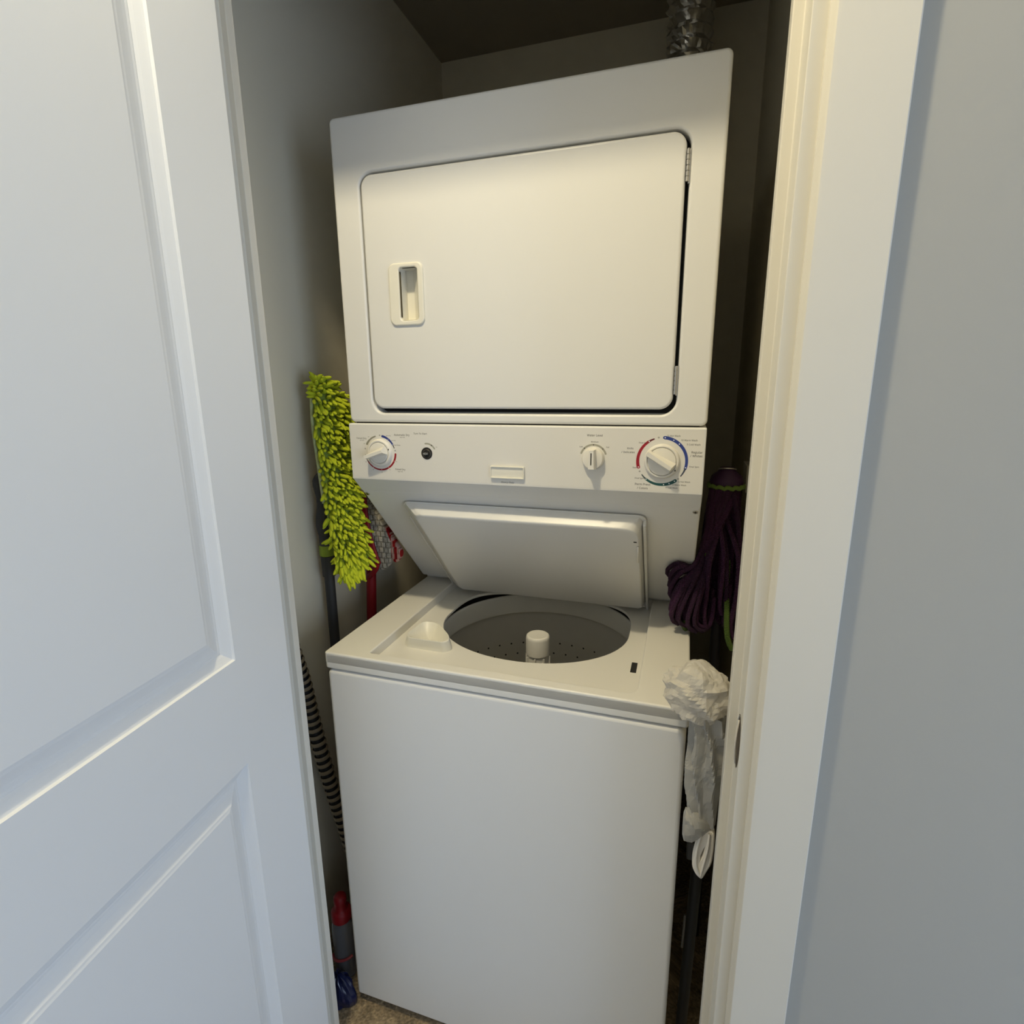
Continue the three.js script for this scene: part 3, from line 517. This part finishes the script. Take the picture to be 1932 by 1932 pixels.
{
  const t = thing('blue_bag', 'crumpled dark blue plastic bag on the floor at the washer corner', 'bag', [-.044, 0, .004]);
  const rings = []; const n = 12, K = 36; for (let i = 0; i <= n; i++) { const s = i / n, y = .002 + .062 * s; const r = .040 * Math.sqrt(Math.max(.02, 1 - Math.pow(s * .98, 3))); rings.push(Array.from({ length: K }, (_, k) => { const a = k / K * 6.283, w = r * (1 + .34 * noise.noise(Math.cos(a) * 2.4 + 3, y * 26, Math.sin(a) * 2.4)); return V(Math.cos(a) * w * 1.0, y * (1 + .25 * noise.noise(Math.cos(a) * 3, 7, Math.sin(a) * 3)), Math.sin(a) * w * .75); })); }
  mesh('bag_body', creased(loft(rings, true, true, true), .35), new THREE.MeshPhysicalMaterial({ color: lin(.006, .010, .050), roughness: .28, clearcoat: .4 }), t);
}

// ---------------------------------------------------------------- purple string mop on the right
{
  const t = thing('string_mop', 'dark purple string mop with a few green strands draped over the washer edge', 'mop');
  const H = V(.7385, 1.198, -.362);
  mesh('pole', rod(V(.752, 0, -.40), V(.7395, 1.17, -.364), .0110, .0110, 16), std({ color: lin(.010, .010, .022), roughness: .4 }), t);
  mesh('mop_cap', lathe([[.030, -.012], [.033, -.004], [.030, .008], [.018, .018], [.014, .026], [0, .027]], 32).translate(H.x, H.y + .004, H.z), std({ color: lin(.030, .004, .040), roughness: .6 }), t);
  mesh('cap_ring', new THREE.TorusGeometry(.016, .0017, 8, 32).rotateX(Math.PI / 2 - .25).translate(H.x, H.y + .026, H.z), M.steel, t);
  { const rg = []; for (let k = 0; k < 40; k++) { const a = k / 40 * 6.283; rg.push(V(H.x + Math.cos(a) * .0335, H.y - .008 + .002 * Math.sin(k * 2.1), H.z + Math.sin(a) * .0335)); } const b = mesh('green_band', tube(rg, .0044, 80, 8, true), std({ color: lin(.12, .19, .035), roughness: .95 }), t); }
  const tw = dataTex(64, (u, v) => .5 + .5 * Math.sin((u * 4 + v * 2) * 6.283)); tw.repeat.set(40, 2);
  const P = [0, 1, 2].map((i) => std({ color: lin(.030 + i * .009, .004 + i * .0015, .032 + i * .008), roughness: .95, bumpMap: tw, bumpScale: .0015 }));
  const green = std({ color: lin(.085, .15, .025), roughness: .95, bumpMap: tw, bumpScale: .0015 });
  let c = 0;
  const strand = (pts, r, mat) => mesh('strand', tube(pts, r, 26, 7), mat || P[c++ % 3], t);
  // strands that spill to the left, over the corner of the washer top
  for (let i = 0; i < 34; i++) {
    const f = i / 33, lay = rr(0, 1); const a = rr(0, 6.283);
    const h = V(H.x + Math.cos(a) * .026 - .004, H.y - .012, H.z + .008 + Math.abs(Math.sin(a)) * .024);
    const ex = .634 + f * .066 + rr(-.004, .004), ey = (f < .25 ? 1.012 - f * .34 : .927 - (f - .25) * .012) + rr(-.008, .004) + lay * .012, ez = -.262 - lay * .05 + (f < .2 ? -.025 : 0);
    const mid = V(.7035 + f * .022 + rr(-.003, .003), 1.098 + rr(-.01, .01), -.326 + lay * .016);
    const kn = V(.684 + f * .026 - (f < .3 ? .002 : 0), 1.032 - f * .020 + rr(-.006, .006), -.293 - lay * .02);
    const low = V((ex + kn.x) / 2 - .002 + rr(-.003, .003), (ey + kn.y) / 2 + .016, (ez + kn.z) / 2 + .012);
    const e = V(ex, ey, ez), curl = V(ex + .010 + f * .006, Math.max(.8965, ey - .016), ez - .010);
    strand([h, V((h.x + mid.x) / 2 + rr(-.003, .003), 1.150, (h.z + mid.z) / 2 + .004), mid, kn, low, e, curl, V(curl.x + .016, Math.max(.8962, curl.y + .002), curl.z - .022)], rr(.0040, .0050));
  }
  // strands that hang straight down in the gap
  for (let i = 0; i < 42; i++) {
    const f = rr(0, 1), d = rr(0, 1), a = rr(0, 6.283);
    const h = V(H.x + Math.cos(a) * .027, H.y - .012, H.z + Math.sin(a) * .027);
    const x = .7005 + f * .080, z = -.405 + d * .115, b = .912 + rr(-.022, .03) - (f > .75 ? .03 : 0);
    const wob = () => rr(-.004, .004);
    strand([h, V(h.x * .6 + x * .4 + wob(), 1.135, h.z * .6 + z * .4), V(x + wob(), 1.06, z), V(x + wob(), .99, z + .006), V(x + wob() * 1.4, b + .02, z + .004), V(x + .007, b, z), V(x + .014, b + .022, z - .004), V(x + .016, b + .07, z - .006)], rr(.0040, .0050));
  }
  const gs = [[V(.7555, 1.19, -.355), V(.757, 1.09, -.350), V(.752, .99, -.325), V(.7530, .955, -.287), V(.755, .915, -.280), V(.760, .885, -.280), V(.769, .866, -.283)],
    [V(.722, 1.19, -.345), V(.702, 1.05, -.31), V(.685, .96, -.285), V(.674, .915, -.280), V(.672, .9005, -.283), V(.682, .8975, -.293), V(.695, .906, -.30)]];
  for (const g of gs) { const m = strand(g, .0058, green); m.userData.label = 'green strand'; }
}

// ---------------------------------------------------------------- white plastic bag, dark broom handle, wall box
{
  const t = thing('plastic_bag', 'crumpled white translucent plastic bag hanging between the washer and door jamb', 'bag');
  const film = new THREE.MeshPhysicalMaterial({ color: lin(.80, .77, .70), roughness: .42, transmission: .45, thickness: 0, side: THREE.DoubleSide, specularIntensity: .6 });
  const ridge = (x, y, z) => { let s = 0, a = .6, f = 1; for (let o = 0; o < 3; o++) { s += a * (1 - 2 * Math.abs(noise.noise(x * f, y * f, z * f))); a *= .5; f *= 2.1; } return s; };
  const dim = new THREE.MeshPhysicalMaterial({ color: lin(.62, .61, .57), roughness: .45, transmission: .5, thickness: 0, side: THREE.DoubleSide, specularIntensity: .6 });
  // crumpled bunch at the top: a few large folds broken by finer creases
  { const N = 34, K = 60, rg = []; const c = V(.6935, .9425, .040), R = V(.0485, .0465, .036);
    for (let i = 0; i <= N; i++) { const th = Math.PI * (i / N), ring = []; for (let k = 0; k < K; k++) { const a = k / K * 6.283; const d = V(Math.sin(th) * Math.cos(a), Math.cos(th), Math.sin(th) * Math.sin(a));
      const swirl = Math.abs(Math.sin(d.y * 4.2 + d.x * 2.6 + 2.2 * noise.noise(d.x * 1.3 + 7, d.y * 1.3, d.z * 1.3)));
      const w = 1 + .17 * (1 - swirl) - .10 + .17 * ridge(d.x * 1.1 + 4.2, d.y * 1.3 + 1.1, d.z * 1.2) - .09 + .035 * ridge(d.x * 4, d.y * 4 + 3, d.z * 4); const sx = d.y < 0 && d.x < 0 ? 1 + d.y * .35 : 1; ring.push(V(c.x + d.x * R.x * w * sx, c.y + d.y * R.y * w, c.z + d.z * R.z * w)); } rg.push(ring); }
    mesh('bag_bunch', creased(loft(rg), .16), film, t); }
  // long folded body hanging down
  { const N = 48, K = 56, rg = []; for (let i = 0; i <= N; i++) { const s = i / N, y = .915 - s * .195; const cx = .7115 + .003 * Math.sin(s * 7) + s * .001, w = .0235 + .005 * Math.sin(s * 3.1 + .6) - .004 * s, dz = .016 + .005 * Math.sin(s * 5); const ring = []; for (let k = 0; k < K; k++) { const a = k / K * 6.283; const fold = 1 + .26 * (1 - 2 * Math.abs(Math.sin(a * 3.5 + s * 4 + 1.4 * noise.noise(s * 4, Math.cos(a), 3)))) + .20 * ridge(Math.cos(a) * 1.3 + 2, s * 5, Math.sin(a) * 1.3) - .10; ring.push(V(cx + Math.cos(a) * w * Math.min(1.15, fold), y, .044 + Math.sin(a) * dz * fold)); } rg.push(ring); }
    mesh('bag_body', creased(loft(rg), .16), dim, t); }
  // pinched waist with a flap to the left
  { const N = 16, K = 30, rg = []; const pa = V(.7255, .722, .046), pb = V(.6855, .718, .045); for (let i = 0; i <= N; i++) { const s = i / N, p = pa.clone().lerp(pb, s); const h = .007 + .022 * Math.sin(Math.min(1, s * 1.15) * Math.PI * .62) * (s < .95 ? 1 : .55); rg.push(Array.from({ length: K }, (_, k) => { const a = k / K * 6.283, w = 1 + .2 * ridge(s * 2, Math.cos(a) * 1.4, Math.sin(a) * 1.4 + 5) - .1; return V(p.x, p.y + Math.sin(a) * h * w - s * s * .004, p.z + Math.cos(a) * h * .62 * w); })); }
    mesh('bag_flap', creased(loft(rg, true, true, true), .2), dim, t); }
  // tied handle: a flattened loop with a slit
  { const s = new THREE.Shape(); const o = [[.7160, .716], [.7075, .690], [.7030, .660], [.7035, .640], [.7100, .6265], [.7185, .6205], [.7215, .6235], [.7330, .655], [.7345, .690], [.7330, .716]]; roundPoly(o, .010, 4).forEach(([x, y], i) => i ? s.lineTo(x, y) : s.moveTo(x, y)); s.closePath();
    const h = new THREE.Path(); [[.7205, .684], [.7185, .676], [.7155, .664], [.7150, .656], [.7180, .668]].forEach(([x, y], i) => i ? h.lineTo(x, y) : h.moveTo(x, y)); h.closePath(); s.holes.push(h);
    const g = new THREE.ExtrudeGeometry(s, { depth: .006, bevelEnabled: true, bevelSize: .003, bevelThickness: .0045, bevelSegments: 4, bevelOffset: -.003, curveSegments: 8 }).translate(0, 0, .040);
    const m = mesh('tied_handle', creased(g, .7), std({ color: lin(.78, .74, .66), roughness: .6 }), t); m.userData.label = 'cream tied handle loop'; 
    mesh('handle_fold', [tube([V(.7135, .712, .052), V(.7085, .678, .053), V(.7090, .650, .052), V(.7165, .628, .050)], .0022, 20, 6), tube([V(.7250, .712, .052), V(.7240, .685, .053), V(.7205, .655, .052), V(.7172, .628, .050)], .0020, 20, 6)], std({ color: lin(.80, .77, .70), roughness: .55 }), t); }
}
{
  const t = thing('broom_handle', 'black broom handle with a grey clip in the dark gap behind the bag', 'broom');
  mesh('handle_pole', rod(V(.712, 0, -.070), V(.728, .86, -.095), .0105, .0105, 16), std({ color: lin(.008, .008, .009), roughness: .5 }), t);
  mesh('clip', rbox(.6995, .7165, .556, .592, -.075, -.050, .003), std({ color: lin(.07, .07, .07), roughness: .6 }), t);
  mesh('chrome_strip', rod(V(.7045, .345, -.062), V(.7055, .42, -.063), .0022, .0022, 8), std({ color: lin(.12, .11, .10), roughness: .4 }), t);
}
{
  const t = thing('wall_box', 'small pale plastic box fixed to the closet wall above the purple mop', 'outlet');
  mesh('box_cover', rbox(XR - .016, XR, 1.165, 1.225, -.50, -.42, .003), std({ color: lin(.62, .58, .50), roughness: .5 }), t);
  mesh('cover_plate', rbox(XR - .004, XR, 1.155, 1.235, -.51, -.41, .0015), std({ color: lin(.62, .58, .50), roughness: .5 }), t);
}
// ---------------------------------------------------------------- the ceiling light in the hall
{
  const t = thing('ceiling_light', 'small round warm ceiling light in the hall in front of the closet', 'light', [LAMP[0], HY, LAMP[2]]);
  mesh('light_base', lathe([[0, 0], [.085, 0], [.085, -.012], [.07, -.016], [0, -.016]].reverse(), 40), M.trim, t);
  mesh('light_diffuser', new THREE.SphereGeometry(.060, 32, 16, 0, 6.283, Math.PI / 2, Math.PI / 2).translate(0, -.014, 0), std({ color: lin(.9, .85, .75), emissive: lin(1, .82, .58), emissiveIntensity: 3, roughness: .6 }), t);
}

scene.traverse((o) => { if (o.isMesh) { o.castShadow = o.receiveShadow = true; } });
renderer.render(scene, camera);
